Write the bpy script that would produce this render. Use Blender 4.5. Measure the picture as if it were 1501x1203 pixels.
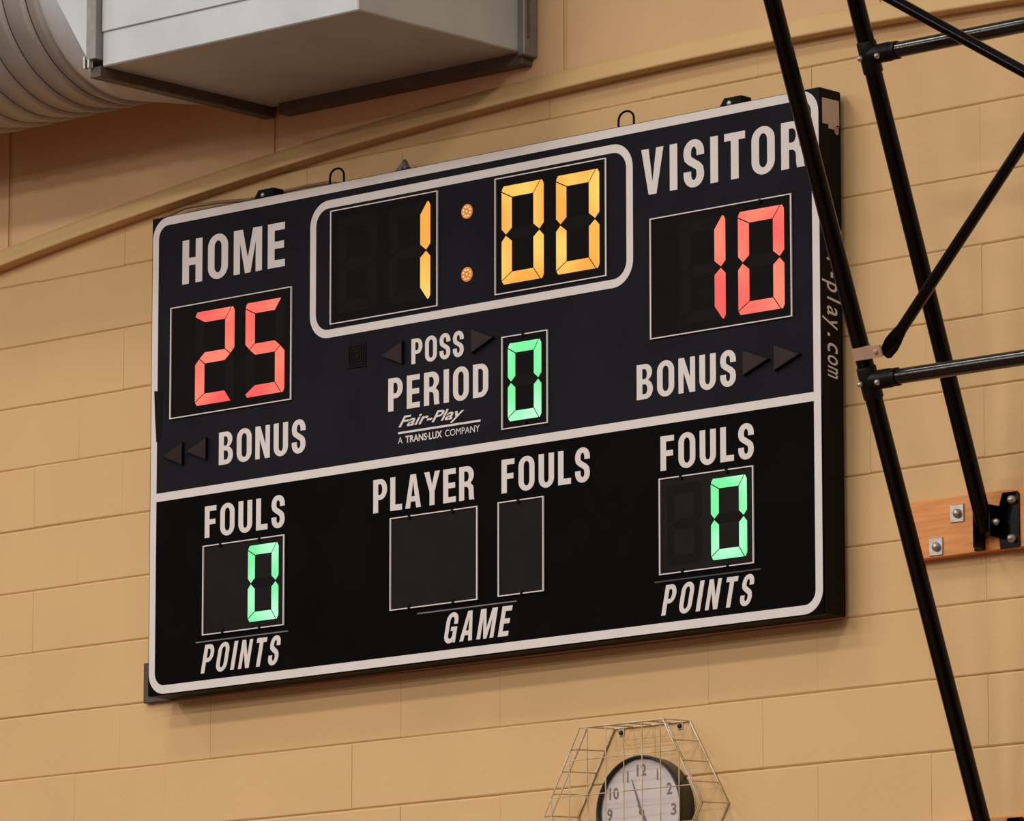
import bpy, math, random
from mathutils import Vector, Matrix
from mathutils.geometry import tessellate_polygon
random.seed(7)
for o in list(bpy.data.objects): bpy.data.objects.remove(o, do_unlink=True)
S = bpy.context.scene
COL = S.collection

# ------------------------------------------------------------------ camera
FPX = 8651.6
YAW, PIT, ROL = -0.7325, 0.1743, -0.0007
CAM = Vector((10.3232, -13.0047, -1.9218))
fwd = Vector((math.sin(YAW)*math.cos(PIT), math.cos(YAW)*math.cos(PIT), math.sin(PIT)))
rgt = Vector((math.cos(YAW), -math.sin(YAW), 0))
upv = rgt.cross(fwd)
r2 = rgt*math.cos(ROL) + upv*math.sin(ROL)
u2 = -rgt*math.sin(ROL) + upv*math.cos(ROL)
cd = bpy.data.cameras.new('camera')
cd.sensor_width = 36.0
cd.lens = FPX/1501.0*36.0
cd.clip_start = 0.5; cd.clip_end = 100
cam = bpy.data.objects.new('camera', cd); COL.objects.link(cam)
cam.matrix_world = Matrix(((r2.x, u2.x, -fwd.x, CAM.x), (r2.y, u2.y, -fwd.y, CAM.y), (r2.z, u2.z, -fwd.z, CAM.z), (0, 0, 0, 1)))
S.camera = cam
# ------------------------------------------------------------------ world, lamps, exposure
w = bpy.data.worlds.new('hall'); S.world = w; w.use_nodes = True
w.node_tree.nodes['Background'].inputs[0].default_value = (1.0, 0.93, 0.88, 1)
w.node_tree.nodes['Background'].inputs[1].default_value = 0.24
LAMP_W = 249
for lx, wx in ((-11.0, 0.6), (-6.5, 0.92), (-2.0, 1.08), (2.5, 0.95), (7.0, 0.4)):
    for ly, wy in ((-2.7, 0.17), (-5.6, 0.42), (-10.0, 0.85), (-14.5, 1.1), (-19.0, 1.3)):
        ld = bpy.data.lights.new('high_bay_lamp', 'AREA')
        ld.shape = 'RECTANGLE'; ld.size = 1.0; ld.size_y = 0.6
        ld.energy = LAMP_W*wx*wy; ld.color = (1.0, 0.92, 0.84)
        lo = bpy.data.objects.new('high_bay_lamp', ld); COL.objects.link(lo)
        lo.location = (lx, ly, 4.6)
S.view_settings.view_transform = 'Standard'
S.view_settings.look = 'None'
S.view_settings.gamma = 1.0
S.view_settings.use_curve_mapping = False
S.view_settings.exposure = 0.0

# ------------------------------------------------------------------ materials
def mat(name, col, rough=0.6, metal=0.0, var=0.0, vscale=4.0, vstretch=(1, 1, 1), bump=0.0, bscale=60.0, spec=0.5, col2=None, emis=None, estr=0.0):
    m = bpy.data.materials.new(name); m.use_nodes = True
    nt = m.node_tree; b = nt.nodes['Principled BSDF']
    b.inputs['Base Color'].default_value = (*col, 1)
    b.inputs['Roughness'].default_value = rough
    b.inputs['Metallic'].default_value = metal
    b.inputs['Specular IOR Level'].default_value = spec
    tc = nt.nodes.new('ShaderNodeNewGeometry')
    mp = nt.nodes.new('ShaderNodeMapping'); mp.inputs['Scale'].default_value = vstretch
    nt.links.new(tc.outputs['Position'], mp.inputs['Vector'])
    if var > 0 or col2:
        n = nt.nodes.new('ShaderNodeTexNoise'); n.inputs['Scale'].default_value = vscale; n.inputs['Detail'].default_value = 5
        nt.links.new(mp.outputs[0], n.inputs['Vector'])
        mx = nt.nodes.new('ShaderNodeMix'); mx.data_type = 'RGBA'
        c2 = col2 or tuple(c*(1-var) for c in col)
        mx.inputs[6].default_value = (*col, 1); mx.inputs[7].default_value = (*c2, 1)
        cr = nt.nodes.new('ShaderNodeMapRange'); cr.inputs[1].default_value = 0.35; cr.inputs[2].default_value = 0.65
        nt.links.new(n.outputs['Fac'], cr.inputs[0]); nt.links.new(cr.outputs[0], mx.inputs[0])
        nt.links.new(mx.outputs[2], b.inputs['Base Color'])
        if emis is not None: pass
    if bump > 0:
        n2 = nt.nodes.new('ShaderNodeTexNoise'); n2.inputs['Scale'].default_value = bscale; n2.inputs['Detail'].default_value = 4
        nt.links.new(mp.outputs[0], n2.inputs['Vector'])
        bp = nt.nodes.new('ShaderNodeBump'); bp.inputs['Strength'].default_value = bump; bp.inputs['Distance'].default_value = 0.004
        nt.links.new(n2.outputs['Fac'], bp.inputs['Height']); nt.links.new(bp.outputs[0], b.inputs['Normal'])
    return m

def led(name, c1, c2, strength=1.0):
    """lit LED lens: the diodes behind it make brighter and duller spots"""
    m = bpy.data.materials.new(name); m.use_nodes = True
    nt = m.node_tree; b = nt.nodes['Principled BSDF']
    b.inputs['Base Color'].default_value = (0.02, 0.02, 0.02, 1); b.inputs['Roughness'].default_value = 0.5
    g = nt.nodes.new('ShaderNodeNewGeometry')
    n = nt.nodes.new('ShaderNodeTexNoise'); n.inputs['Scale'].default_value = 7; n.inputs['Detail'].default_value = 0
    nt.links.new(g.outputs['Position'], n.inputs['Vector'])
    mr = nt.nodes.new('ShaderNodeMapRange'); mr.inputs[1].default_value = 0.35; mr.inputs[2].default_value = 0.68
    nt.links.new(n.outputs['Fac'], mr.inputs[0])
    mx = nt.nodes.new('ShaderNodeMix'); mx.data_type = 'RGBA'
    mx.inputs[6].default_value = (*c1, 1); mx.inputs[7].default_value = (*c2, 1)
    nt.links.new(mr.outputs[0], mx.inputs[0])
    nt.links.new(mx.outputs[2], b.inputs['Emission Color'])
    b.inputs['Emission Strength'].default_value = strength
    return m

M = {}
M['wall'] = mat('tan_block_paint', (0.655, 0.432, 0.202), 0.62, var=0.05, vscale=2.2, bump=0.22, bscale=55, spec=0.35)
M['mortar'] = mat('tan_joint_paint', (0.60, 0.40, 0.18), 0.8, var=0.1, vscale=9, bump=0.2, bscale=90, spec=0.2)
M['plaster'] = mat('tan_panel_paint', (0.67, 0.435, 0.235), 0.7, var=0.07, vscale=3, bump=0.1, bscale=120, spec=0.3)
M['trim'] = mat('tan_trim_paint', (0.645, 0.437, 0.205), 0.6, var=0.06, vscale=5, bump=0.1, bscale=60, spec=0.35)
M['floor'] = mat('gym_floor_wood', (0.125, 0.036, 0.008), 0.4, var=0.2, vscale=3, vstretch=(1, 12, 1))
M['cabinet'] = mat('black_enamel', (0.004, 0.003, 0.003), 0.5, var=0.3, vscale=8, spec=0.1)
M['face_up'] = mat('upper_face_enamel', (0.0108, 0.0106, 0.0158), 0.6, var=0.25, vscale=5, spec=0.06)  # base colour set bluer and lighter than the lower half
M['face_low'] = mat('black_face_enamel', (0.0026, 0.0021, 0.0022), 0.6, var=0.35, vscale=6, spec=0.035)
M['white'] = mat('white_vinyl', (0.68, 0.64, 0.62), 0.5, var=0.05, vscale=10, spec=0.4)
M['grey_line'] = mat('dull_grey_line', (0.16, 0.15, 0.17), 0.5, var=0.3, vscale=20)
M['dim_line'] = mat('faded_line', (0.035, 0.033, 0.04), 0.6)
M['pane'] = mat('smoked_lens', (0.0044, 0.0036, 0.0036), 0.5, var=0.3, vscale=9, spec=0.05)
M['pane_grey'] = mat('charcoal_lens', (0.0125, 0.0112, 0.0110), 0.5, var=0.2, vscale=12, spec=0.05)
M['ghost'] = mat('unlit_segment', (0.0075, 0.0058, 0.0062), 0.5, spec=0.05)
M['red'] = led('red_led', (0.95, 0.075, 0.065), (1.0, 0.20, 0.11))
M['amber'] = led('amber_led', (0.96, 0.38, 0.025), (1.0, 0.62, 0.10))
M['green'] = led('green_led', (0.16, 0.90, 0.33), (0.50, 1.0, 0.68))
M['amber_disc'] = led('amber_disc', (0.60, 0.15, 0.008), (0.70, 0.20, 0.012))
M['bulb'] = led('amber_bulb', (1.0, 0.70, 0.26), (1.0, 0.82, 0.42))
M['arrow'] = mat('dark_red_lens', (0.022, 0.011, 0.012), 0.4, var=0.3, vscale=20, spec=0.15)
M['arrow_rim'] = mat('arrow_rim', (0.004, 0.002, 0.0025), 0.5, spec=0.1)
M['tape'] = mat('black_tape', (0.003, 0.003, 0.003), 0.6, spec=0.1)
M['sticker'] = mat('cream_sticker', (0.52, 0.42, 0.32), 0.6, var=0.15, vscale=25)
M['peel'] = mat('peeled_paper', (0.46, 0.24, 0.16), 0.8, var=0.2, vscale=40)
M['bracket'] = mat('brown_steel', (0.085, 0.06, 0.055), 0.6, var=0.3, vscale=20)
M['pipe'] = mat('black_pipe_enamel', (0.0010, 0.0008, 0.0008), 0.15, spec=0.22, var=0.3, vscale=12)
M['tube'] = mat('glossy_black_tube', (0.0012, 0.001, 0.001), 0.2, spec=0.6, var=0.3, vscale=12)
M['clampmet'] = mat('black_cast_clamp', (0.006, 0.0045, 0.0045), 0.4, spec=0.16, metal=0.0, var=0.4, vscale=40, bump=0.2, bscale=80)
M['strap'] = mat('tan_painted_strap', (0.46, 0.30, 0.20), 0.55, var=0.15, vscale=30)
M['zinc'] = mat('zinc_steel', (0.50, 0.47, 0.44), 0.38, metal=0.75, var=0.25, vscale=60)
M['wood'] = mat('orange_pine', (0.78, 0.31, 0.075), 0.45, col2=(0.64, 0.23, 0.05), vscale=6, vstretch=(1.2, 1, 14), bump=0.08, bscale=30)
M['duct'] = mat('galvanised_sheet', (0.505, 0.545, 0.565), 0.5, metal=0.12, var=0.12, vscale=5, bump=0.06, bscale=18)
M['duct_side'] = M['duct']
M['duct_round'] = mat('galvanised_round', (0.40, 0.37, 0.34), 0.5, metal=0.3, var=0.15, vscale=6, bump=0.06, bscale=20)
M['flange'] = mat('grey_flange', (0.26, 0.25, 0.24), 0.5, metal=0.4, var=0.2, vscale=30)
M['flange_dark'] = mat('dark_angle_iron', (0.10, 0.075, 0.055), 0.6, var=0.3, vscale=20)
M['wire'] = mat('cream_wire', (0.66, 0.56, 0.42), 0.3, metal=0.2, var=0.45, vscale=14, col2=(0.42, 0.29, 0.12))
M['clock_case'] = mat('black_clock_case', (0.02, 0.017, 0.016), 0.35, var=0.2, vscale=20)
M['clock_face'] = mat('clock_paper', (0.60, 0.53, 0.51), 0.35, var=0.04, vscale=20)
M['ink'] = mat('clock_ink', (0.09, 0.06, 0.05), 0.6)
M['screw'] = mat('dark_screw', (0.02, 0.025, 0.025), 0.4, metal=0.5)
M['cable'] = mat('tan_cable', (0.28, 0.16, 0.08), 0.6, var=0.2, vscale=15)
gl = bpy.data.materials.new('clock_lens'); gl.use_nodes = True
_b = gl.node_tree.nodes['Principled BSDF']
_b.inputs['Roughness'].default_value = 0.08; _b.inputs['Alpha'].default_value = 0.10
_b.inputs['Base Color'].default_value = (0.9, 0.88, 0.87, 1)
M['lens'] = gl

# ------------------------------------------------------------------ mesh helpers
class MB:
    def __init__(self): self.v = []; self.f = []; self.sm = []
    def add(self, vs, fs, smooth=False):
        o = len(self.v); self.v += [tuple(x) for x in vs]
        for f in fs: self.f.append([i+o for i in f]); self.sm.append(smooth)
        return self
    def box(self, x0, x1, y0, y1, z0, z1, ch=0.0):
        if ch <= 0:
            vs = [(x, y, z) for x in (x0, x1) for y in (y0, y1) for z in (z0, z1)]
            return self.add(vs, [(0, 1, 3, 2), (4, 6, 7, 5), (0, 4, 5, 1), (2, 3, 7, 6), (0, 2, 6, 4), (1, 5, 7, 3)])
        # chamfered box: 24 verts
        lo = (x0, y0, z0); hi = (x1, y1, z1)
        vs = []; idx = {}
        for sx in (0, 1):
            for sy in (0, 1):
                for sz in (0, 1):
                    s = (sx, sy, sz)
                    for ax in range(3):
                        p = []
                        for k in range(3):
                            e = (lo, hi)[s[k]][k]
                            p.append(e if k == ax else e + (ch if s[k] == 0 else -ch))
                        idx[s, ax] = len(vs); vs.append(p)
        fs = []
        for ax in range(3):
            a, b = [k for k in range(3) if k != ax]
            for sd in (0, 1):
                q = []
                for (i, j) in ((0, 0), (1, 0), (1, 1), (0, 1)):
                    s = [0, 0, 0]; s[ax] = sd; s[a] = i; s[b] = j
                    q.append(idx[tuple(s), ax])
                fs.append(q if (sd == 1) == (ax != 1) else q[::-1])
        for ax in range(3):
            a, b = [k for k in range(3) if k != ax]
            for i in (0, 1):
                for j in (0, 1):
                    s0 = [0, 0, 0]; s0[a] = i; s0[b] = j; s1 = list(s0); s1[ax] = 1
                    q = [idx[tuple(s0), a], idx[tuple(s1), a], idx[tuple(s1), b], idx[tuple(s0), b]]
                    fs.append(q)
        for s in [(i, j, k) for i in (0, 1) for j in (0, 1) for k in (0, 1)]:
            fs.append([idx[s, 0], idx[s, 1], idx[s, 2]])
        return self.add(vs, fs)
    def tube(self, pts, r, n=16, cap=True, sx=None):
        """round bar along a polyline; r may be a list; sx = list of (side, depth) scale pairs with fixed side axis"""
        pts = [Vector(p) for p in pts]; rs = r if isinstance(r, (list, tuple)) else [r]*len(pts)
        rings = []; prev = None
        for i, p in enumerate(pts):
            d = (pts[min(i+1, len(pts)-1)]-pts[max(i-1, 0)]).normalized()
            if prev is None:
                a = Vector((0, 0, 1)) if abs(d.z) < 0.9 else Vector((0, 1, 0))
                e1 = d.cross(a).normalized()
            else:
                e1 = (prev - d*prev.dot(d)).normalized()
            prev = e1; e2 = d.cross(e1)
            rings.append([p + (e1*math.cos(2*math.pi*k/n) + e2*math.sin(2*math.pi*k/n))*rs[i] for k in range(n)])
        vs = [q for ring in rings for q in ring]; fs = []
        for i in range(len(pts)-1):
            for k in range(n):
                fs.append((i*n+k, i*n+(k+1) % n, (i+1)*n+(k+1) % n, (i+1)*n+k))
        self.add(vs, fs, True)
        if cap:
            self.add(rings[0], [list(range(n))[::-1]]); self.add(rings[-1], [list(range(n))])
        return self
    def ring(self, pts, r, n=8):
        """closed round wire through pts"""
        pts = [Vector(p) for p in pts]; m = len(pts); c = sum(pts, Vector())/m
        nor = (pts[1]-pts[0]).cross(pts[2]-pts[1]).normalized()
        vs = []; fs = []
        for i, p in enumerate(pts):
            d = ((p-pts[i-1]).normalized() + (pts[(i+1) % m]-p).normalized()).normalized()
            o = d.cross(nor).normalized(); k = 1/max(0.5, (p-pts[i-1]).normalized().dot(d))
            for j in range(n):
                t = 2*math.pi*j/n; vs.append(p + o*(math.cos(t)*r*k) + nor*(math.sin(t)*r))
        for i in range(m):
            for j in range(n):
                fs.append((i*n+j, i*n+(j+1) % n, ((i+1) % m)*n+(j+1) % n, ((i+1) % m)*n+j))
        return self.add(vs, fs, True)
    def poly(self, loops, fn, depth):
        """loops: closed 2D outlines (outer + holes); fn(u,v,d) -> 3D; thickness 'depth' from d=0 to d=depth (front)"""
        flat = [p for l in loops for p in l]; n = len(flat)
        tris = tessellate_polygon([[Vector((p[0], p[1], 0)) for p in l] for l in loops])
        self.add([fn(p[0], p[1], depth) for p in flat], [tuple(t) for t in tris])
        vs = [fn(p[0], p[1], 0) for p in flat] + [fn(p[0], p[1], depth) for p in flat]; fs = []; o = 0
        for l in loops:
            m = len(l)
            for i in range(m):
                j = (i+1) % m; fs.append((o+i, o+j, n+o+j, n+o+i))
            o += m
        return self.add(vs, fs)
    def dome(self, c, axis, r, h, n=12, flat=0.35):
        """bolt head: short cylinder and rounded cap along axis"""
        ax = Vector(axis).normalized(); a = Vector((0, 0, 1)) if abs(ax.z) < 0.9 else Vector((1, 0, 0))
        e1 = ax.cross(a).normalized(); e2 = ax.cross(e1); c = Vector(c)
        prof = [(1, 0), (1, flat*h), (0.85, 0.65*h), (0.5, 0.92*h), (0.12, h)]
        vs = []; fs = []
        for (k, q) in prof:
            for j in range(n):
                t = 2*math.pi*j/n; vs.append(c + ax*q + (e1*math.cos(t)+e2*math.sin(t))*r*k)
        for i in range(len(prof)-1):
            for j in range(n): fs.append((i*n+j, i*n+(j+1) % n, (i+1)*n+(j+1) % n, (i+1)*n+j))
        fs.append([(len(prof)-1)*n+j for j in range(n)])
        return self.add(vs, fs, True)
    def tilt(self):
        self.v = [(x, y, z+0.0021*(x+1.44)) for (x, y, z) in self.v]; return self
    def mesh(self, name, m):
        me = bpy.data.meshes.new(name); me.from_pydata(self.v, [], self.f)
        me.polygons.foreach_set('use_smooth', self.sm)
        me.materials.append(m); me.update()
        import bmesh
        bm = bmesh.new(); bm.from_mesh(me); bmesh.ops.recalc_face_normals(bm, faces=bm.faces); bm.to_mesh(me); bm.free()
        return me
    def build(self, name, m, parent=None, label=None):
        o = bpy.data.objects.new(name, self.mesh(name, m)); COL.objects.link(o)
        if parent is not None: attach(o, parent)
        if label: o['label'] = label
        return o
def attach(o, parent):
    o.parent = parent
    o.matrix_parent_inverse = Matrix.Translation(world_loc(parent)).inverted()
def world_loc(o):
    l = Vector(o.location)
    if o.parent is not None: return l  # parts keep a zero origin in world space
    return l
def thing(name, label, cat, loc=(0, 0, 0), group=None):
    o = bpy.data.objects.new(name, None); COL.objects.link(o); o.location = loc; o.empty_display_size = 0.05
    return tag(o, label, cat, group)
def tag(o, label, cat, group=None):
    o['label'] = label; o['category'] = cat
    if group: o['group'] = group
    return o
def struct(o): o['kind'] = 'structure'; return o
def inst(name, me, loc, parent, rot=None, scale=None):
    o = bpy.data.objects.new(name, me); COL.objects.link(o); o.location = loc
    if rot: o.rotation_euler = rot
    if scale: o.scale = scale
    attach(o, parent); return o

# ------------------------------------------------------------------ the room: wall, floor
H = 0.2032; BL = 0.4064
def arc(x): return 2.122 - (x+0.40)**2/(2*22.7)
wall = struct(MB().box(-13, 13, 0.0045, 0.25, -3.5, 5.4).build('wall_back', M['mortar']))
wall['label'] = 'tan painted concrete block wall'
fl = struct(MB().box(-32, 32, -48, 0.2, -3.62, -3.5).build('floor', M['floor']))
def block_mesh(wd, seed):
    rnd = random.Random(seed)
    gx, gz, ch, cz = -0.0002, 0.0011, 0.0004, 0.0042
    hx = wd/2-gx; hz = H/2-gz
    j = lambda a: rnd.uniform(-a, a)
    f = [(-hx+ch+j(.0004), 0, -hz+cz+j(.0007)), (hx-ch+j(.0004), 0, -hz+cz+j(.0007)), (hx-ch+j(.0004), 0, hz-cz+j(.0007)), (-hx+ch+j(.0004), 0, hz-cz+j(.0007))]
    e = [(-hx, .0030, -hz), (hx, .0030, -hz), (hx, .0030, hz), (-hx, .0030, hz)]
    b = [(x, .03, z) for (x, y, z) in e]
    fs = [(0, 1, 2, 3)] + [(i, i+4, (i+1) % 4+4, (i+1) % 4) for i in range(4)] + [(i+4, i+8, (i+1) % 4+8, (i+1) % 4+4) for i in range(4)]
    return MB().add(f+e+b, fs).mesh('concrete_block', M['wall'])
bms = [block_mesh(BL, s) for s in range(7)]
for k in range(-4, 11):
    off = 0.0 if k % 2 == 0 else 0.5
    for i in range(-11, 5):
        cx = (i+0.5+off)*BL; cz = (k+0.5)*H
        if cz - H/2 > arc(cx)+0.12: continue
        inst('concrete_block', random.choice(bms), (cx + random.uniform(-.001, .001), random.uniform(-.0008, .0006), cz + random.uniform(-.0012, .0012)), wall,
             rot=(random.uniform(-.0018, .0018), random.uniform(-.0015, .0015), random.uniform(-.0015, .0015)))
# upper wall: four-foot sheets above the arched moulding
PJ = -2.3565
for i in range(-3, 5):
    x0 = PJ + i*1.2145 + 0.009; x1 = PJ + (i+1)*1.2145 - 0.009
    lo = [(x0 + (x1-x0)*t/6.0) for t in range(7)]
    pts = [(x, arc(x)+0.004) for x in lo] + [(x1, 4.2), (x0, 4.2)]
    MB().poly([pts], lambda u, v, d: (u, -d, v), 0.016).build('wall_sheet', M['plaster'], wall)
    MB().box(x0-.03, x0+.012, -.0115, 0.004, arc(x0)+.004, 4.2).build('joint_strip', M['mortar'], wall)
# arched moulding
xs = [-6.2 + 0.1*i for i in range(104)]
prof = [(0.0, -0.008), (-0.046, -0.007), (-0.050, -0.004), (-0.050, 0.001), (-0.043, 0.014), (-0.033, 0.028), (-0.022, 0.044), (-0.016, 0.060), (0.0, 0.061)]
tm = MB(); n = len(prof)
tm.add([(x, y, arc(x)+z) for x in xs for (y, z) in prof], [(i*n+j, i*n+j+1, (i+1)*n+j+1, (i+1)*n+j) for i in range(len(xs)-1) for j in range(n-1)], True)
struct(tm.build('trim_1', M['trim']))['label'] = 'arched tan moulding running across the top of the block wall'

# ------------------------------------------------------------------ air duct
DX0, DX1, DY0, DY1, DZ0, DZ1 = -2.354, -1.278, -0.780, -0.035, 2.237, 3.02
duct = thing('air_duct', 'galvanised rectangular air duct joining a ribbed round duct, above the scoreboard', 'air duct', (-1.8, -0.4, 2.2))
MB().box(DX0, DX1, DY0, DY1, DZ0, DZ1, 0.004).build('duct_box', M['duct'], duct)
MB().box(DX0+.002, DX1-.002, DY0-.006, DY0+.001, 2.345, DZ1-.01, 0.0025).build('cover_sheet', M['duct'], duct)
MB().box(DX0-.042, DX0, DY0-.030, DY1, DZ0+.022, DZ1+.03, 0.002).build('end_flange', M['flange'], duct, 'grey end flange')
fm = MB().box(DX0-.040, DX0+.004, DY0-.012, DY1+.01, DZ0-.032, DZ0+.001, 0.002)
fm.build('angle_iron', M['flange_dark'], duct, 'dark angle iron under the duct')
MB().box(DX0+.055, DX1+.005, DY1-.03, -0.017, DZ0-.036, DZ0+.001, 0.002).build('angle_iron', M['flange_dark'], duct)
MB().box(DX1-.002, DX1+.026, DY1-.045, -0.0165, DZ0-.012, DZ1+.02, 0.003).build('end_flange', M['flange'], duct)
MB().box(DX1+.020, DX1+.030, DY1-.030, DY1-.022, DZ0+.04, DZ1, 0.002).build('flange_strip', M['flange_dark'], duct)
for q in (0.0, 0.012):
    MB().box(DX0-.050+q*1.5, DX0-.043+q*1.5, DY0-.033, DY0-.018, DZ0-.004, DZ0+.035-q, 0.001).build('edge_clip', M['zinc'], duct)
MB().box(DX1-.006, DX1+.012, DY1-.03, DY1-.022, DZ0-.01, DZ0+.03, 0.001).build('edge_clip', M['zinc'], duct)
# square to round transition
NS = 64; YC = (DY0+DY1)/2-0.01; ZC = (DZ0+DZ1)/2; RR = 0.385
cor = [(DX0-.042, DY1, DZ1), (DX0-.042, DY0, DZ1), (DX0-.042, DY0, DZ0), (DX0-.042, DY1, DZ0)]
ci = [(-2.64, YC+RR*math.cos(2*math.pi*k/NS), ZC+RR*math.sin(2*math.pi*k/NS)) for k in range(NS)]
tp = MB(); q4 = NS//4
for c in range(4):
    arcv = [ci[(c*q4+k) % NS] for k in range(q4+1)]
    tp.add([cor[c]]+arcv, [(0, k+1, k+2) for k in range(q4)], True)
    tp.add([cor[c], cor[(c+1) % 4], ci[((c+1)*q4) % NS]], [(0, 1, 2)])
tp.build('transition_piece', M['duct'], duct)
def round_section(xa, xb, ra, rb):
    pr = [(xa, ra), (xa-.006, ra+.010), (xa-.016, ra+.012), (xa-.026, ra+.002), (xb+.004, rb), (xb, rb-.008)]
    m = MB(); k = len(pr)
    vs = [(x, YC+r*math.cos(2*math.pi*j/NS), ZC+r*math.sin(2*math.pi*j/NS)) for (x, r) in pr for j in range(NS)]
    m.add(vs, [(i*NS+j, i*NS+(j+1) % NS, (i+1)*NS+(j+1) % NS, (i+1)*NS+j) for i in range(k-1) for j in range(NS)], True)
    return m.build('duct_section', M['duct_round'], duct)
xr = [-2.64, -2.70, -2.80, -2.90, -3.00, -3.11, -3.23, -3.36, -3.52, -3.70, -3.95, -4.25]
for i in range(len(xr)-1): round_section(xr[i], xr[i+1], RR, RR)

# ------------------------------------------------------------------ scoreboard
YF = -0.1180
BX0, BX1, BZ0, BZ1 = -2.8035, -0.0790, 0.4045, 1.9315
sb = thing('scoreboard', 'large black electronic scoreboard with white lettering and lit digits on the block wall', 'scoreboard', (-1.44, -0.07, BZ0))
MB().box(BX0, BX1, YF+.003, -0.020, BZ0, BZ1, 0.003).tilt().build('cabinet', M['cabinet'], sb)
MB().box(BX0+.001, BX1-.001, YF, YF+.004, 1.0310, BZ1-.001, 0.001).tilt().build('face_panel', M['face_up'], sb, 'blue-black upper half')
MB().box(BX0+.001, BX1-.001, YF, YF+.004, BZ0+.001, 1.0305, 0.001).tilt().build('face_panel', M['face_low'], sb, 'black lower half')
# rear rails that hold the cabinet off the wall
for zz in (0.62, 1.7): MB().box(BX0+.1, BX1-.1, -0.0205, -0.001, zz, zz+.06).build('wall_rail', M['cabinet'], sb)
MB().box(-2.924, -2.800, -0.0195, -0.001, 0.400, 0.5277, 0.002).build('mounting_bracket', M['bracket'], sb, 'brown steel bracket behind the lower corner')
def front(u, v, d): return (u, YF - 0.0002 - d, v)
def rrect(x0, x1, z0, z1, r, n=10):
    out = []
    for (cx, cz, a0) in ((x1-r, z1-r, 0), (x0+r, z1-r, 90), (x0+r, z0+r, 180), (x1-r, z0+r, 270)):
        for i in range(n+1):
            t = math.radians(a0+90.0*i/n); out.append((cx+r*math.cos(t), cz+r*math.sin(t)))
    return out
WT = 0.0265
MB().poly([rrect(-2.7985, -0.0835, 0.4080, 1.9285, 0.068), rrect(-2.7985+WT, -0.0835-WT, 0.4080+WT, 1.9285-WT, 0.068-WT)], front, 0.0006).tilt().build('border_stripe', M['white'], sb)
MB().poly([[(-2.7985+WT, 1.0180), (-0.0835-WT, 1.0180), (-0.0835-WT, 1.0445), (-2.7985+WT, 1.0445)]], front, 0.0006).tilt().build('divider_stripe', M['white'], sb)
MB().poly([rrect(-2.106, -0.7877, 1.4478, 1.8800, 0.078), rrect(-2.106+.0255, -0.7877-.0255, 1.4478+.0255, 1.88-.0255, 0.078-.0255)], front, 0.0006).tilt().build('clock_border_stripe', M['white'], sb)

# ---- condensed bold capitals: outlines in a unit cap height
V, B_ = 0.21, 0.165
def oval(x0, x1, z0, z1, rz, n=9, rx=None):
    rx = rx if rx is not None else (x1-x0)/2
    out = []
    for (cx, cz, a0) in ((x1-rx, z1-rz, 0), (x0+rx, z1-rz, 90), (x0+rx, z0+rz, 180), (x1-rx, z0+rz, 270)):
        for i in range(n+1):
            t = math.radians(a0+90.0*i/n); out.append((cx+rx*math.cos(t), cz+rz*math.sin(t)))
    return out
def arcp(cx, cz, rx, rz, a0, a1, n=9):
    return [(cx+rx*math.cos(math.radians(a0+(a1-a0)*i/n)), cz+rz*math.sin(math.radians(a0+(a1-a0)*i/n))) for i in range(n+1)]
def stroke(path, wid):
    """thick open line, wid(i) gives the half-width vector length per point"""
    L, R = [], []
    for i, p in enumerate(path):
        a = path[max(i-1, 0)]; b = path[min(i+1, len(path)-1)]
        dx, dz = b[0]-a[0], b[1]-a[1]; l = math.hypot(dx, dz) or 1
        nx, nz = -dz/l, dx/l; h = wid(dx/l, dz/l)
        L.append((p[0]+nx*h, p[1]+nz*h)); R.append((p[0]-nx*h, p[1]-nz*h))
    return L + R[::-1]
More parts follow.
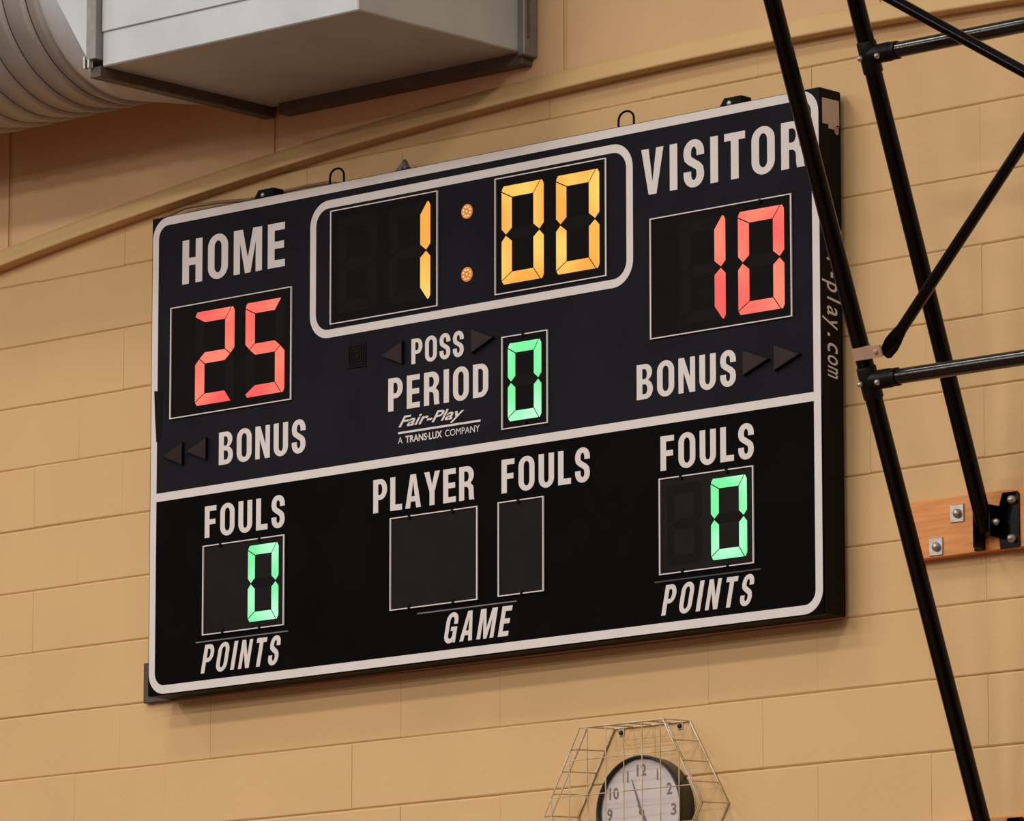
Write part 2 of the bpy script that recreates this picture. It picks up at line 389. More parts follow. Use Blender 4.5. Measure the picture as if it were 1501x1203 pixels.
def glyph(c):
    v, b = V, B_
    if c == 'I': return v, [[(0, 0), (v, 0), (v, 1), (0, 1)]]
    if c == 'H':
        w = .63; return w, [[(0, 0), (v, 0), (v, .415), (w-v, .415), (w-v, 0), (w, 0), (w, 1), (w-v, 1), (w-v, .585), (v, .585), (v, 1), (0, 1)]]
    if c == 'O':
        w = .63; return w, [oval(0, w, -.015, 1.015, .29), oval(v-.005, w-v+.005, b-.03, 1.03-b, .15)]
    if c == 'M':
        w = .88; return w, [[(0, 0), (.195, 0), (.195, .70), (.355, 0), (.525, 0), (.685, .70), (.685, 0), (w, 0), (w, 1), (.60, 1), (.44, .34), (.28, 1), (0, 1)]]
    if c == 'E':
        w = .53; return w, [[(0, 0), (w, 0), (w, b), (v, b), (v, .42), (w-.03, .42), (w-.03, .585), (v, .585), (v, 1-b), (w-.005, 1-b), (w-.005, 1), (0, 1)]]
    if c == 'F':
        w = .51; return w, [[(0, 0), (v, 0), (v, .41), (w-.04, .41), (w-.04, .575), (v, .575), (v, 1-b), (w, 1-b), (w, 1), (0, 1)]]
    if c == 'L':
        w = .50; return w, [[(0, 0), (w, 0), (w, b+.01), (v, b+.01), (v, 1), (0, 1)]]
    if c == 'T':
        w = .57; return w, [[((w-v)/2, 0), ((w+v)/2, 0), ((w+v)/2, 1-b), (w, 1-b), (w, 1), (0, 1), (0, 1-b), ((w-v)/2, 1-b)]]
    if c == 'V':
        w = .62; return w, [[(.20, 0), (.42, 0), (w, 1), (w-.205, 1), (.31, .27), (.205, 1), (0, 1)]]
    if c == 'N':
        w = .61; return w, [[(0, 0), (.185, 0), (.185, .60), (w-.205, 0), (w, 0), (w, 1), (w-.185, 1), (w-.185, .42), (.205, 1), (0, 1)]]
    if c == 'U':
        w = .60; return w, [[(0, 1)] + arcp(w/2, .27, w/2, .285, 180, 360, 14) + [(w, 1), (w-v, 1)] + arcp(w/2, .27, w/2-v, .13, 360, 180, 10) + [(v, 1)]]
    if c == 'Y':
        w = .66; return w, [[(.225, 0), (.435, 0), (.435, .40), (w, 1), (w-.215, 1), (.33, .60), (.215, 1), (0, 1), (.225, .40)]]
    if c == 'A':
        w = .66; return w, [[(0, 0), (.20, 0), (.232, .19), (.428, .19), (.46, 0), (w, 0), (.445, 1), (.215, 1)], [(.258, .345), (.402, .345), (.33, .80)]]
    if c == 'P':
        w = .59; m = .38
        return w, [[(0, 0), (v, 0), (v, m)] + arcp(.31, (1+m)/2, w-.31, (1-m)/2, -90, 90, 14) + [(0, 1)],
                   [(v, m+.15)] + arcp(.30, (1+m)/2, .085, (1-m)/2-.15, -90, 90, 8) + [(v, .85)]]
    if c == 'R':
        w = .63; m = .42
        return w, [[(0, 0), (v, 0), (v, .40), (.26, .40)] + arcp(.27, .28, .125, .12, 90, 10, 5) + [(.40, .12), (.42, 0), (w, 0), (.605, .10), (.60, .30)] + arcp(.44, .33, .155, .14, 0, 70, 5)
                   + arcp(.33, .735, w-.35, .265, -55, 90, 12) + [(0, 1)],
                   [(v, .55)] + arcp(.30, .70, .10, .15, -90, 90, 8) + [(v, .85)]]
    if c == 'B':
        w = .60
        return w, [[(0, 0)] + arcp(.33, .275, w-.33, .275, -90, 70, 11) + arcp(.32, .76, w-.35, .24, -60, 90, 11) + [(0, 1)],
                   [(v, .145)] + arcp(.31, .285, .085, .14, -90, 90, 8) + [(v, .425)], [(v, .575)] + arcp(.305, .7175, .075, .1425, -90, 90, 8) + [(v, .86)]]
    if c == 'D':
        w = .61
        return w, [[(0, 0), (.28, 0)] + arcp(.30, .29, w-.30, .29, -80, 0, 8) + arcp(.30, .71, w-.30, .29, 0, 80, 8) + [(.28, 1), (0, 1)],
                   [(v, .15), (.28, .15)] + arcp(.285, .27, .115, .12, -80, 0, 6) + arcp(.285, .73, .115, .12, 0, 80, 6) + [(.28, .85), (v, .85)]]
    if c == 'S':
        w = .57; hv, hb = V/2, B_/2-.005
        cx = w/2
        rx = cx-hv
        path = [(w-hv, .665)] + arcp(cx, .735, rx, .28-.075, 0, 180, 12) + [(hv, .70)] + [(hv+.018, .615), (hv+.07, .565), (cx, .50), (w-hv-.07, .435), (w-hv-.018, .375)] + arcp(cx, .265, rx, .28-.075, 0, -180, 12) + [(hv, .335)]
        return w, [stroke(path, lambda dx, dz: hb + (hv-hb)*abs(dz)**1.5)]
    if c == 'G':
        w = .62
        outer = [(w, .62), (w, .70)] + arcp(w/2, .735, w/2, .28, 0, 180, 14)[1:] + arcp(w/2, .265, w/2, .28, 180, 300, 10) + [(w-.13, .12), (w-.12, 0), (w, 0), (w, .53), (w/2-.01, .53), (w/2-.01, .39), (w-v+.02, .39)] \
            + arcp(w/2, .26, w/2-v+.01, .125, 0, -180, 10) + arcp(w/2, .74, w/2-v+.01, .125, 180, 0, 10) + [(w-v+.01, .62)]
        return w, [outer]
    return .3, []
def word(text, x0, x1, z0, z1, shear=0.0, name='lettering', wk=None):
    h = z1-z0; wk = wk or (0.86 if shear else 1.0)
    gs = [(g[0]*wk, [[(p[0]*wk, p[1]) for p in l] for l in g[1]]) for g in (glyph(c) for c in text)]
    tot = sum(g[0] for g in gs)*h
    span = (x1-x0) - shear*h
    gap = (span-tot)/(len(text)-1)
    m = MB(); x = x0
    for (gw, loops) in gs:
        m.poly([[(x+p[0]*h+shear*h*p[1], z0+p[1]*h) for p in l] for l in loops], front, 0.0007)
        x += gw*h+gap
    return m.build(name, M['white'], sb, 'white capital lettering ' + text)
word('HOME', -2.6654, -2.2147, 1.6978, 1.8383)
word('VISITOR', -0.7539, -0.1350, 1.7092, 1.8475)
word('BONUS', -2.4967, -2.1215, 1.1020, 1.2050)
word('BONUS', -0.7758, -0.3977, 1.1020, 1.2060)
word('POSS', -1.6771, -1.4620, 1.3205, 1.3980)
word('PERIOD', -1.7728, -1.3622, 1.1855, 1.2875)
word('FOULS', -2.5562, -2.2088, 0.8785, 0.9780)
word('FOULS', -0.6856, -0.3330, 0.8820, 0.9840)
word('FOULS', -1.3090, -0.9589, 0.8835, 0.9850)
word('PLAYER', -1.8341, -1.4187, 0.8792, 0.9820, wk=0.95)
word('POINTS', -2.5690, -2.2180, 0.4540, 0.5425, 0.22)
word('POINTS', -0.6860, -0.3310, 0.4575, 0.5455, 0.22)
word('GAME', -1.5450, -1.2640, 0.4545, 0.5440, 0.22)
for (a, b, z, mm) in ((-2.591, -2.1914, 0.5531, 'grey_line'), (-0.7108, -0.3109, 0.5576, 'dim_line'), (-1.6511, -1.2490, 0.5551, 'grey_line')):
    MB().poly([[(a, z-.002), (b, z-.002), (b, z+.002), (a, z+.002)]], front, 0.0006).build('thin_rule', M[mm], sb)

# ---- font text turned to mesh (built-in typeface)
def text_mesh(s, bold=0.0):
    cu = bpy.data.curves.new('t', 'FONT'); cu.body = s; cu.fill_mode = 'NONE' if False else 'FRONT'; cu.offset = bold; cu.resolution_u = 4
    ob = bpy.data.objects.new('t', cu); COL.objects.link(ob)
    dg = bpy.context.evaluated_depsgraph_get(); dg.update()
    me = bpy.data.meshes.new_from_object(ob.evaluated_get(dg))
    vs = [tuple(v.co) for v in me.vertices]; fs = [tuple(p.vertices) for p in me.polygons]
    bpy.data.objects.remove(ob, do_unlink=True); bpy.data.curves.remove(cu); bpy.data.meshes.remove(me)
    return vs, fs
def text_fit(s, fn, x0, x1, z0, zcap, bold=0.0, shear=0.0, mb=None, caph=None):
    """put text with ink box x0..x1; z0 = baseline, zcap = top of capitals"""
    vs, fs = text_mesh(s, bold)
    cap = caph or 0.729
    sz = (zcap-z0)/cap
    v2 = [(v[0]+shear*v[1]/1.0, v[1]) for v in vs]
    a = min(v[0] for v in v2); b = max(v[0] for v in v2)
    k = (x1-x0)/(b-a)
    mb = mb or MB()
    mb.add([fn(x0+(v[0]-a)*k, z0+v[1]*sz, 0.0007) for v in v2], fs)
    return mb
text_fit('Fair-Play', front, -1.7300, -1.4600, 1.1330, 1.1670, 0.018, 0.45).build('maker_script', M['white'], sb, 'small slanted white Fair-Play lettering')
MB().poly([[(-1.7315, 1.1115), (-1.3937, 1.1115), (-1.3937, 1.1180), (-1.7315, 1.1180)]], front, 0.0006).build('maker_rule', M['white'], sb)
mk = MB(); 
text_fit('A', front, -1.7314, -1.7130, 1.0820, 1.1035, 0.0, 0, mk)
text_fit('TRANS\u00b7LUX', front, -1.7010, -1.5500, 1.0820, 1.1035, 0.022, 0.0, mk)
text_fit('COMPANY', front, -1.5380, -1.3967, 1.0820, 1.1035, 0.0, 0, mk)
mk.build('maker_line', M['white'], sb, 'tiny white lettering under the script')

# ---- seven segment digits
def segs(W, Hh, s, t):
    Mi = Hh/2; c = .009
    a45, a35 = .45, .32
    return {
     'a': [(0, Hh-a45*t), (c*.3, Hh-c), (c, Hh), (W-a35*s, Hh), (W-s, Hh-t), (s, Hh-t)],
     'b': [(W-a35*s, Hh), (W-c*.8, Hh), (W, Hh-c*1.4), (W, Mi+.48*t), (W-.42*s, Mi), (W-s, Mi+.5*t), (W-s, Hh-t)],
     'c': [(W-a35*s, 0), (W-s, t), (W-s, Mi-.5*t), (W-.42*s, Mi), (W, Mi-.48*t), (W, c*1.4), (W-c*.8, 0)],
     'd': [(0, a35*t), (s, t), (W-s, t), (W-a35*s, 0), (c, 0), (c*.3, c)],
     'e': [(0, a35*t), (0, Mi-.48*t), (.42*s, Mi), (s, Mi-.5*t), (s, t)],
     'f': [(0, Hh-a45*t), (s, Hh-t), (s, Mi+.5*t), (.42*s, Mi), (0, Mi+.48*t)],
     'g': [(.42*s, Mi), (s, Mi+.5*t), (W-s, Mi+.5*t), (W-.42*s, Mi), (W-s, Mi-.5*t), (s, Mi-.5*t)]}
def inset(poly, g):
    ar = sum(poly[i][0]*poly[(i+1) % len(poly)][1]-poly[(i+1) % len(poly)][0]*poly[i][1] for i in range(len(poly)))
    if ar < 0: poly = poly[::-1]
    n = len(poly); out = []
    L = []
    for i in range(n):
        a, b = poly[i], poly[(i+1) % n]; dx, dz = b[0]-a[0], b[1]-a[1]; l = math.hypot(dx, dz)
        nx, nz = -dz/l, dx/l; L.append((a[0]+nx*g, a[1]+nz*g, dx/l, dz/l))
    for i in range(n):
        p, q = L[i-1], L[i]; det = p[2]*(-q[3])+q[2]*p[3]
        if abs(det) < 1e-6: out.append((q[0], q[1])); continue
        rx, rz = q[0]-p[0], q[1]-p[1]; u = (rx*(-q[3])+q[2]*rz)/det
        out.append((p[0]+p[2]*u, p[1]+p[3]*u))
    return out
LIT = {'0': 'abcdef', '1': 'bc', '2': 'abged', '5': 'afgcd', ' ': ''}
def window(x0, x1, z0, z1, label, digits=(), pane='pane', col='red', frame_w=0.0042, clips=()):
    """smoked display window with its thin frame; digits: (char, x0, x1, z0, z1)"""
    p = MB().box(x0, x1, YF-.0022, YF+.001, z0, z1, 0.0006).build('display_window', M[pane], sb, label)
    fr = MB(); f = frame_w
    fr.poly([[(x0, z0), (x1, z0), (x1, z1), (x0, z1)], [(x0+f, z0+f*.8), (x1-f, z0+f*.8), (x1-f, z1-f*.8), (x0+f, z1-f*.8)]], front, 0.0058)
    fr.build('window_frame', M['white'], p)
    for (ch, a, b, c, d) in digits:
        k = (d-c)/0.302
        s = 0.0435*k if k > 0.9 else 0.0325; t = 0.0385*k if k > 0.9 else 0.0330
        W = b-a
        if ch == '1': W = 0.174*k if k > .9 else 0.136; a = b-W
        for nm, pl in segs(W, d-c, s, t).items():
            on = nm in LIT[ch]
            pts = [(a+q[0], c+q[1]) for q in inset(pl, 0.0017)]
            MB().poly([pts], front, 0.0032 if on else 0.0023).build('led_segment' if on else 'unlit_segment', M[col] if on else M['ghost'], p)
    for (cx, cz) in clips:
        MB().box(cx-.005, cx+.005, YF-.0085, YF-.001, cz-.006, cz+.006, 0.001).build('clip', M['tape'], p)
    return p
Z0d, Z1d = 1.3015, 1.6040
window(-2.7126, -2.1806, 1.2720, 1.6285, 'home score window lit with a red 25', [('2', -2.6037, -2.4290, Z0d-.002, Z1d-.003), ('5', -2.3830, -2.2109, Z0d-.002, Z1d-.003)], col='red')
window(-0.7195, -0.1833, 1.2750, 1.6355, 'visitor score window lit with a red 10', [('1', -0.4757, -0.4310, 1.3015, 1.6090), ('0', -0.3861, -0.2109, 1.3025, 1.6095)], col='red', clips=((-0.30, 1.628),))
window(-2.0165, -1.5662, 1.4855, 1.8430, 'game clock window lit with an amber 1', [(' ', -1.988, -1.818, 1.5145, 1.817), ('1', -1.6390, -1.5969, 1.5130, 1.8175)], col='amber')
window(-1.3329, -0.8884, 1.4875, 1.8445, 'game clock window lit with an amber 00', [('0', -1.3075, -1.1361, 1.5145, 1.8180), ('0', -1.0891, -0.9157, 1.5155, 1.8185)], col='amber')
window(-1.3051, -1.1205, 1.0750, 1.3570, 'period window lit with a green 0', [('0', -1.2830, -1.1464, 1.0960, 1.3352)], col='green', clips=((-1.218, 1.355), (-1.21, 1.086)))
window(-2.5600, -2.2062, 0.5720, 0.8538, 'home fouls window lit with a green 0', [('0', -2.3651, -2.2307, 0.5940, 0.8350)], pane='pane_grey', col='green', clips=((-2.482, 0.849), (-2.313, 0.849), (-2.47, 0.577), (-2.31, 0.577)))
window(-0.6892, -0.3326, 0.5758, 0.8595, 'visitor fouls window lit with a green 0', [('0', -0.4950, -0.3575, 0.5983, 0.8385), (' ', -0.664, -0.528, 0.5983, 0.8385)], pane='pane_grey', col='green', clips=((-0.605, 0.854), (-0.432, 0.854), (-0.60, 0.581), (-0.43, 0.581)))
window(-1.7607, -1.4025, 0.5733, 0.8566, 'dark empty player number window', [], pane='pane_grey', clips=((-1.680, 0.852), (-1.504, 0.852), (-1.68, 0.579), (-1.50, 0.579)))
window(-1.3204, -1.1378, 0.5736, 0.8578, 'dark empty player fouls window', [], pane='pane_grey', clips=((-1.238, 0.853), (-1.225, 0.579)))
# ---- colon dots
for zc in (1.7618, 1.5680):
    cp = [(-1.4486+.0225*math.cos(2*math.pi*k/24), zc+.0225*math.sin(2*math.pi*k/24)) for k in range(24)]
    dd = MB().poly([cp], front, 0.002).build('colon_dot', M['amber_disc'], sb, 'amber colon dot of small bulbs')
    for k in range(9):
        rr = 0 if k == 8 else .0145; t = 2*math.pi*(k+.5)/8
        bc = (-1.4486+rr*math.cos(t), zc+rr*math.sin(t))
        MB().dome((bc[0], YF-.0022, bc[1]), (0, -1, 0), .0031, .003, 8).build('bulb', M['bulb'], dd)
# ---- arrows, raised dark lenses
def arrow(pts, name='arrow_lens'):
    p = MB().poly([pts], front, 0.010).build(name, M['arrow_rim'], sb, 'unlit dark red arrow lens')
    MB().poly([inset(pts, 0.002)], lambda u, v, d: (u, YF-.0101-d, v), 0.0008).build('arrow_face', M['arrow'], p)
def tri(xb, xt, zc, h): return [(xb, zc+h), (xt, zc), (xb, zc-h)]
arrow(tri(-0.366, -0.268, 1.162, .038)); arrow(tri(-0.250, -0.152, 1.162, .038))
arrow(tri(-1.425, -1.333, 1.360, .038)); arrow(tri(-1.708, -1.797, 1.360, .036))
arrow(tri(-2.650, -2.742, 1.156, .036)); arrow(tri(-2.545, -2.637, 1.160, .036))
# ---- horn grille
hg = MB().box(-1.944, -1.866, YF-.003, YF+.001, 1.3385, 1.4150, 0.001).build('horn_grille', M['tape'], sb, 'small black square horn grille')
for q in (.008, .017, .026):
    MB().poly([[(-1.944+q, 1.3385+q), (-1.866-q, 1.3385+q), (-1.866-q, 1.415-q), (-1.944+q, 1.415-q)], [(-1.944+q+.003, 1.3415+q), (-1.869-q, 1.3415+q), (-1.869-q, 1.412-q), (-1.941+q, 1.412-q)]], lambda u, v, d: (u, YF-.003-d, v), 0.002).build('grille_rib', M['ghost'], hg)
MB().poly([[(-2.786, 1.372), (-2.752, 1.366), (-2.752, 1.22), (-2.7745, 1.205), (-2.781, 1.280)]], lambda u, v, d: (u, YF-.0009-d, v), 0.0004).build('tape_patch', M['tape'], sb, 'torn black tape over the white border')
# ---- side: lettering, sticker
def side(u, v, d): return (BX1+.0002+d, u, v)       # u = depth, v = height
sm = MB()
zc = 1.5480; pitch = 0.0354
for ch in 'fair-play.com':
    vs, fs = text_mesh('1' if ch == 'l' else ch, 0.006)
    a = min(v[0] for v in vs); b = max(v[0] for v in vs)
    wd = (b-a); tw = {'.': .010, '-': .016, 'l': .0068, 'i': .0068, 'r': .022, 'f': .022, 'm': .030}.get(ch, .027)
    k = tw/wd
    szf = 0.0715/0.729
    sm.add([side(-0.0925+v[1]*szf, zc-pitch/2+tw/2-(v[0]-a)*k-0.16*v[1]*szf+.004, 0.0006) for v in vs], fs)
    zc -= pitch
sm.build('web_lettering', M['white'], sb, 'white slanted web address lettering running down the side')
MB().poly([[(-0.1075, 1.9045), (-0.0300, 1.9060), (-0.0295, 1.8320), (-0.0400, 1.8330), (-0.0520, 1.8180), (-0.0790, 1.8180), (-0.0800, 1.8300), (-0.1065, 1.8290)]], side, 0.0006).build('sticker', M['sticker'], sb, 'torn cream sticker on the side')
MB().poly([[(-0.0500, 1.8260), (-0.0320, 1.8300), (-0.0330, 1.8080), (-0.0420, 1.8030), (-0.0520, 1.8090)]], lambda u, v, d: (BX1+.0009+d, u, v), 0.0005).build('peeled_corner', M['peel'], sb)
# ---- lifting eyes and top brackets
for hx in (-2.006, -0.824):
    pts = [(hx-.030, -.105, BZ1-.01), (hx-.030, -.105, BZ1+.020)] + [(hx-.030*math.cos(math.pi*k/10), -.105, BZ1+.022+.025*math.sin(math.pi*k/10)) for k in range(11)] + [(hx+.030, -.105, BZ1+.020), (hx+.030, -.105, BZ1-.01)]
    MB().tube(pts, .0034, 8).build('lifting_eye', M['tape'], sb, 'thin black wire loop on the top edge')
for hx in (-2.335, -0.435):
    tb = MB().poly([[(hx-.045, BZ1-.004), (hx+.045, BZ1-.004), (hx+.045, BZ1+.030), (hx-.020, BZ1+.030)]], lambda u, v, d: (u, -.05-d, v), 0.045).build('hanger_bracket', M['tape'], sb, 'black bracket on the top edge')
    MB().dome((hx, -.095, BZ1+.012), (0, -1, 0), .009, .006, 10).build('bolt', M['zinc'], tb)

# ---- cable lying along the top of the cabinet
cb = MB().tube([(-2.86, -.02, 1.955), (-2.74, -.03, 1.972), (-2.60, -.030, 1.968), (-2.46, -.030, 1.956), (-2.36, -.030, 1.960), (-2.22, -.030, 1.963), (-2.12, -.030, 1.962), (-2.05, -.030, 1.945), (-2.0, -.030, 1.942)], .006, 8).build('cable', M['cable'])
tag(cb, 'tan cable lying along the top left edge of the scoreboard', 'cable')
pl = MB().tube([(-1.99, -.030, 1.942), (-1.90, -.040, 1.942), (-1.82, -.045, 1.944), (-1.79, -.045, 1.955)], [.004, .004, .005, .011], 8).build('cable', M['cable'])
tag(pl, 'thin cable end with a grey plug behind the middle top edge of the scoreboard', 'cable')
MB().tube([(-1.79, -.045, 1.953), (-1.775, -.045, 1.972), (-1.765, -.045, 1.950)], .012, 8).build('plug', M['flange'], pl)

# ------------------------------------------------------------------ wooden ledgers with bolts
def ledger(z0, z1, label, bolts):
    e = thing('mounting_board', label, 'board', (0.9, -0.02, z0))
    MB().box(0.155, 2.45, -0.040, -0.0015, z0, z1, 0.002).build('plank', M['wood'], e)
    for (bx, bz) in bolts:
        wz = MB().box(bx-.024, bx+.024, -0.044, -0.0395, bz-.025, bz+.025, 0.0012).build('square_washer', M['zinc'], e)
        MB().dome((bx+.004, -.044, bz-.001), (0, -1, 0), .0135, .014, 12).build('bolt_head', M['zinc'], wz)
ledger(0.5415, 0.7065, 'upper orange wooden mounting board bolted to the wall behind the black pipes', ((0.339, 0.658), (0.263, 0.5713), (2.20, 0.658), (2.28, 0.5713)))
ledger(-0.372, -0.2030, 'lower orange wooden mounting board at the bottom right edge of the picture', ((0.339, -0.25), (0.263, -0.33), (2.20, -0.25)))

# ------------------------------------------------------------------ black pipe frame
PX = 0.4615; TW = 2.06; PR = 0.0242
def yA(z): return -0.1098 - 0.406*(z+0.2191)
def yB(z): return -0.0620 - 0.392*(z-0.5703)
fr = thing('backboard_frame', 'black steel pipe frame of a wall-mounted basketball backboard', 'pipe frame', (PX, -0.06, -0.35))
for px in (PX, TW):
    MB().tube([(px, yA(-.30), -.30), (px, yA(2.75), 2.75)], PR, 20).build('strut_pipe', M['pipe'], fr)
    MB().tube([(px, yB(.592), .592), (px, yB(2.75), 2.75)], PR, 20).build('strut_pipe', M['pipe'], fr)
for (yf, zc) in ((yA, 0.9468), (yB, 1.8597)):
    y = yf(zc); sl = -0.406 if yf is yA else -0.392
    MB().tube([(PX, y, zc), (TW, y, zc)], 0.0215, 20).build('cross_tube', M['tube'], fr)
    for (px, sg) in ((PX, 1), (TW, -1)):
        d = Vector((0, sl, 1)).normalized(); c = Vector((px, y, zc))
        m = MB().tube([c-d*.050, c-d*.047, c+d*.037, c+d*.040], [.0262, .0278, .0278, .0262], 20)
        cl = m.build('tee_clamp', M['clampmet'], fr, 'cast clamp joining cross tube to strut')
        MB().tube([c, c+Vector((sg*.074, 0, 0)), c+Vector((sg*.075, 0, 0)), c+Vector((sg*.100, 0, 0))], [.0268, .0268, .0255, .0255], 20).build('clamp_sleeve', M['clampmet'], cl)
        for (ox, oz) in ((-.012, -.012), (.047, -.013)):
            MB().dome(c+Vector((ox*sg, -.024, oz)), (0.25, -1, -0.15), .0085, .012, 10).build('bolt', M['zinc'], cl)
# diagonal braces in the plane of the outer struts, flattened at their lower left end
b0 = Vector((0.5326, -0.5893, 1.0244)); b1 = Vector((1.1425, -0.7741, 1.4796)); dv = (b1-b0).normalized()
nrm = Vector((1, 0, 0)).cross(Vector((0, -0.406, 1))).normalized()
sidev = dv.cross(nrm).normalized()
def brace(start, d, length):
    sec = [(0.0, .014, .0035), (.010, .021, .0038), (.040, .0245, .004), (.065, .0225, .006), (.10, .0165, .0135), (.12, .0158, .0158), (length, .0158, .0158)]
    s = d.cross(nrm).normalized(); n = 16; vs = []; fs = []
    for (t, a, b) in sec:
        for k in range(n):
            q = 2*math.pi*k/n; vs.append(start+d*t + s*(a*math.cos(q)) + nrm*(b*math.sin(q)))
    for i in range(len(sec)-1):
        for k in range(n): fs.append((i*n+k, i*n+(k+1) % n, (i+1)*n+(k+1) % n, (i+1)*n+k))
    m = MB().add(vs, fs, True)
    m.add(vs[:n], [list(range(n))]); m.add(vs[-n:], [list(range(n))])
    return m.build('diagonal_brace', M['pipe'], fr)
L1 = (TW-0.06-b0.x)/dv.x
brace(b0 - dv*0.022, dv, L1)
c0 = Vector((0.8408, -0.9387, 1.885)); c1 = Vector((1.1979, -0.8430, 1.6492)); dc = (c1-c0).normalized()
s0 = c0 - dc*((c0.x-0.52)/dc.x)
brace(s0, dc, (TW-0.06-s0.x)/dc.x)
# strap clamps that hold the brace ends
def strap(px, zc, sg):
    d = Vector((0, -0.406, 1)).normalized(); c = Vector((px, yA(zc), zc))
    m = MB().tube([c-d*.017, c+d*.017], .0262, 20)
    ob = m.build('strap_clamp', M['strap'], fr, 'tan strap clamp around the strut')
    e1 = Vector((1, 0, 0)); e3 = d; e2 = e1.cross(e3)
    f = -1 if e2.y > 0 else 1
    vs = []
    for (a, t, h) in [(a, t, h) for a in (0.0, sg*.083) for t in (.020, .026) for h in (-.017, .017)]:
        vs.append(c + e1*a + e2*(f*t) + e3*h)
    MB().add(vs, [(0, 1, 3, 2), (4, 6, 7, 5), (0, 4, 5, 1), (2, 3, 7, 6), (0, 2, 6, 4), (1, 5, 7, 3)]).build('strap_tab', M['strap'], ob)
    MB().dome(c+e1*(sg*.066)+e2*(f*.026), e2*f, .0075, .006, 10).build('bolt', M['strap'], ob)
strap(PX, 1.022, 1); strap(PX, 2.135, 1); strap(TW, 1.05, -1); strap(TW, 2.13, -1)
# wall brackets
def wall_bracket(px, zc, yf):
    m = MB()
    m.box(px-.062, px-.026, -.0465, -.0402, zc-.068, zc+.070, .0015)
    m.box(px-.031, px-.025, -.0925, -.0402, zc-.066, zc+.045, .0015)
    b = m.build('wall_bracket', M['pipe'], fr)
    for oz in (-.050, .052): MB().dome((px-.045, -.0465, zc+oz), (0, -1, 0), .0115, .016, 12).build('bolt', M['zinc'], b)
    m = MB()
    m.poly([[(px+.030, zc-.072), (px+.092, zc-.072), (px+.096, zc-.066), (px+.096, zc+.080), (px+.090, zc+.086), (px+.040, zc+.086), (px+.034, zc+.070), (px+.026, zc+.045), (px+.026, zc-.035)]], lambda u, v, d: (u, -.0402-d, v), .006)
    m.box(px+.025, px+.031, -.0925, -.0402, zc-.040, zc+.050, .0015)
    b = m.build('wall_bracket', M['pipe'], fr)
    for (ox, oz) in ((.076, .062), (.074, -.046)): MB().dome((px+ox, -.0462, zc+oz), (0, -1, 0), .0125, .020, 12).build('bolt', M['zinc'], b)
    MB().dome((px+.031, -.070, zc+.002), (1, 0, 0), .010, .014, 12).build('pivot_bolt', M['zinc'], b)
wall_bracket(PX, 0.612, yB); wall_bracket(PX, -0.295, yA); wall_bracket(TW, 0.612, yB); wall_bracket(TW, -0.295, yA)

# ------------------------------------------------------------------ wall clock
CX, CZ, CR = -0.8235, -0.0960, 0.1640
ck = thing('wall_clock', 'round wall clock with white face and black case inside a wire guard', 'clock', (CX, -0.03, CZ-CR))
NN = 56
def circ(r, y): return [(CX+r*math.cos(2*math.pi*k/NN), y, CZ+r*math.sin(2*math.pi*k/NN)) for k in range(NN)]
prf = [(CR-.004, -.001), (CR-.003, -.020), (CR-.001, -.045), (CR, -.060), (CR-.002, -.0660), (CR-.006, -.0665), (CR-.0115, -.0500)]
m = MB(); m.add([p for (r, y) in prf for p in circ(r, y)], [(i*NN+k, i*NN+(k+1) % NN, (i+1)*NN+(k+1) % NN, (i+1)*NN+k) for i in range(len(prf)-1) for k in range(NN)], True)
m.build('clock_case', M['clock_case'], ck)
MB().poly([[(CX+(CR-.0105)*math.cos(2*math.pi*k/NN), CZ+(CR-.0105)*math.sin(2*math.pi*k/NN)) for k in range(NN)]], lambda u, v, d: (u, -.046-d, v), .003).build('dial', M['clock_face'], ck)
def dial(u, v, d): return (u, -.0492-d, v)
for hnum in range(1, 13):
    t = math.radians(90-30*hnum); r = CR*0.745; s = str(hnum); hh = .034; ww = .020 if len(s) == 1 else .036
    if s == '1': ww = .0055
    if s == '11': ww = .022
    cx, cz = CX+r*math.cos(t), CZ+r*math.sin(t)
    text_fit(s, dial, cx-ww/2, cx+ww/2, cz-hh/2, cz+hh/2, 0.02).build('numeral', M['ink'], ck)
def hand(ang, ln, wd, tail, y):
    t = math.radians(ang); dx, dz = math.cos(t), math.sin(t); nx, nz = -dz, dx
    pts = [(-tail, -wd*.6), (ln*.3, -wd), (ln, -wd*.25), (ln, wd*.25), (ln*.3, wd), (-tail, wd*.6)]
    MB().poly([[(CX+a*dx+b*nx, CZ+a*dz+b*nz) for (a, b) in pts]], lambda u, v, d: (u, y-d, v), .0012).build('clock_hand', M['ink'], ck)
hand(110.5, .104, .0030, .025, -.0515); hand(-62, .085, .0045, .025, -.0502)
MB().dome((CX, -.0502, CZ), (0, -1, 0), .009, .004, 14).build('hand_pin', M['ink'], ck)
lm = MB(); lp = [(CR-.011, -.0545), (CR*.8, -.0575), (CR*.5, -.0600), (CR*.2, -.0610)]
lm.add([p for (r, y) in lp for p in circ(r, y)], [(i*NN+k, i*NN+(k+1) % NN, (i+1)*NN+(k+1) % NN, (i+1)*NN+k) for i in range(len(lp)-1) for k in range(NN)] + [[(len(lp)-1)*NN+k for k in range(NN)]], True)
lm.build('clock_lens', M['lens'], ck)

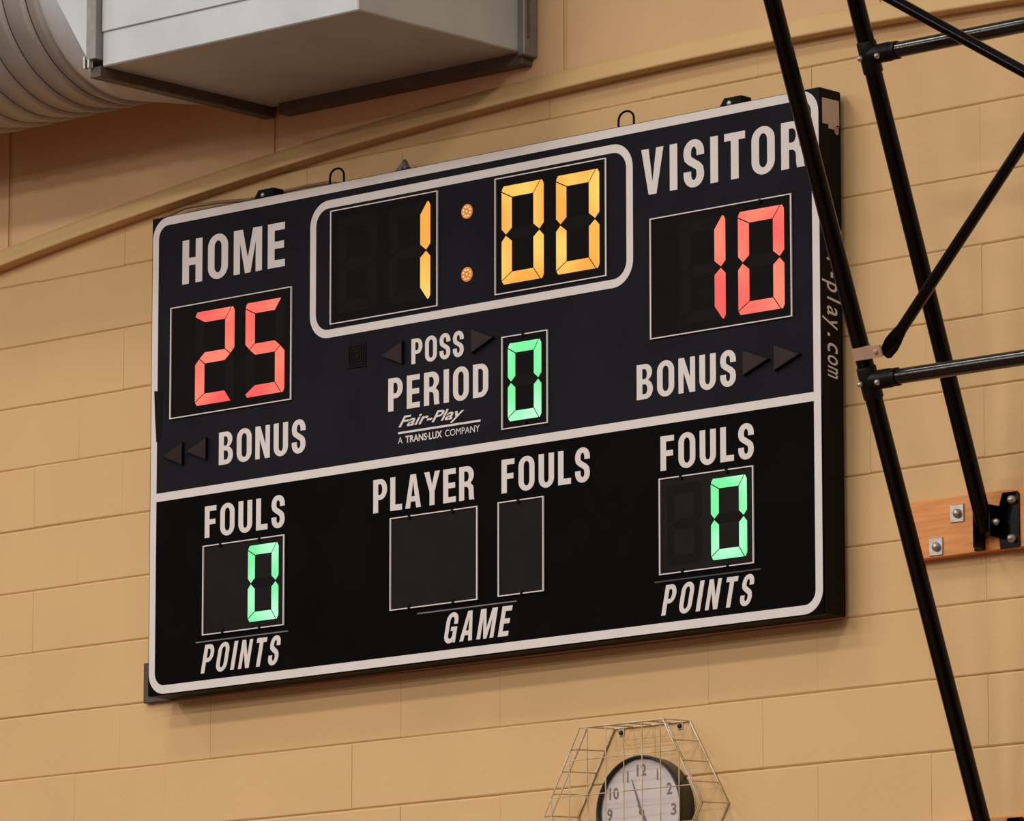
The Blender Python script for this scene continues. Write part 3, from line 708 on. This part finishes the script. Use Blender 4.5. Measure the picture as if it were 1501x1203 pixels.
# ------------------------------------------------------------------ wire guard around the clock
GX, GZ = -0.822, -0.0885
gd = thing('wire_guard', 'hexagonal wire guard fixed to the wall around the clock', 'wire guard', (GX, -0.07, GZ-.27))
def hexa(R, y, gx=GX): return [(gx+R*math.cos(math.radians(60*k)), y, GZ+R*math.sin(math.radians(60*k))) for k in range(6)]
YG = -0.128; YM = -0.108
rear = hexa(0.289, -0.004); mid = hexa(0.293, YM); 
def hoop(a, b, h, y, dx, dz): return [(GX+dx+u, y, GZ+dz+v) for (u, v) in ((a, 0), (b, h), (-b, h), (-a, 0), (-b, -h), (b, -h))]
mid = hoop(.290, .149, .250, YM, -.010, -.004)
frn = hoop(.300, .160, .2500, YG, -.012, -.006)
MB().ring(rear, .0034, 8).build('hoop', M['wire'], gd)
MB().ring(mid, .0026, 8).build('hoop', M['wire'], gd)
MB().ring(frn, .0026, 8).build('hoop', M['wire'], gd)
for k in range(6):
    a, b = Vector(mid[k]), Vector(mid[(k+1) % 6]); c, d = Vector(rear[k]), Vector(rear[(k+1) % 6]); e = Vector(frn[k]); g = Vector(frn[(k+1) % 6])
    for i in range(4):
        t = i/4.0
        MB().tube([e.lerp(g, t), a.lerp(b, t), c.lerp(d, t)], .0021, 6).build('rung_wire', M['wire'], gd)
R3 = 0.250; KS = (0.300-0.160)/0.250
for i in range(-4, 5):
    u = i*0.070+.012
    hz = min(R3, (0.300-abs(u))/KS)
    if hz > .02: MB().tube([(GX-.012+u, YG-.002, GZ-.006-hz), (GX-.012+u, YG-.002, GZ-.006+hz)], .0017, 6).build('grid_wire', M['wire'], gd)
for i in range(-2, 3):
    v = i*0.104+.052
    if abs(v) > R3-.02: continue
    hx = 0.300-abs(v)*KS
    MB().tube([(GX-.012-hx, YG+.001, GZ-.006+v), (GX-.012+hx, YG+.001, GZ-.006+v)], .0017, 6).build('grid_wire', M['wire'], gd)
for (sx, sz) in ((-0.940, 0.1475), (-0.7146, 0.1492)):
    MB().box(sx-.010, sx+.010, -.004, -.001, sz-.010, sz+.014, .0008).build('fixing_tab', M['wire'], gd)
    MB().dome((sx, -.004, sz), (0, -1, 0), .0075, .008, 10).build('fixing_screw', M['screw'], gd)
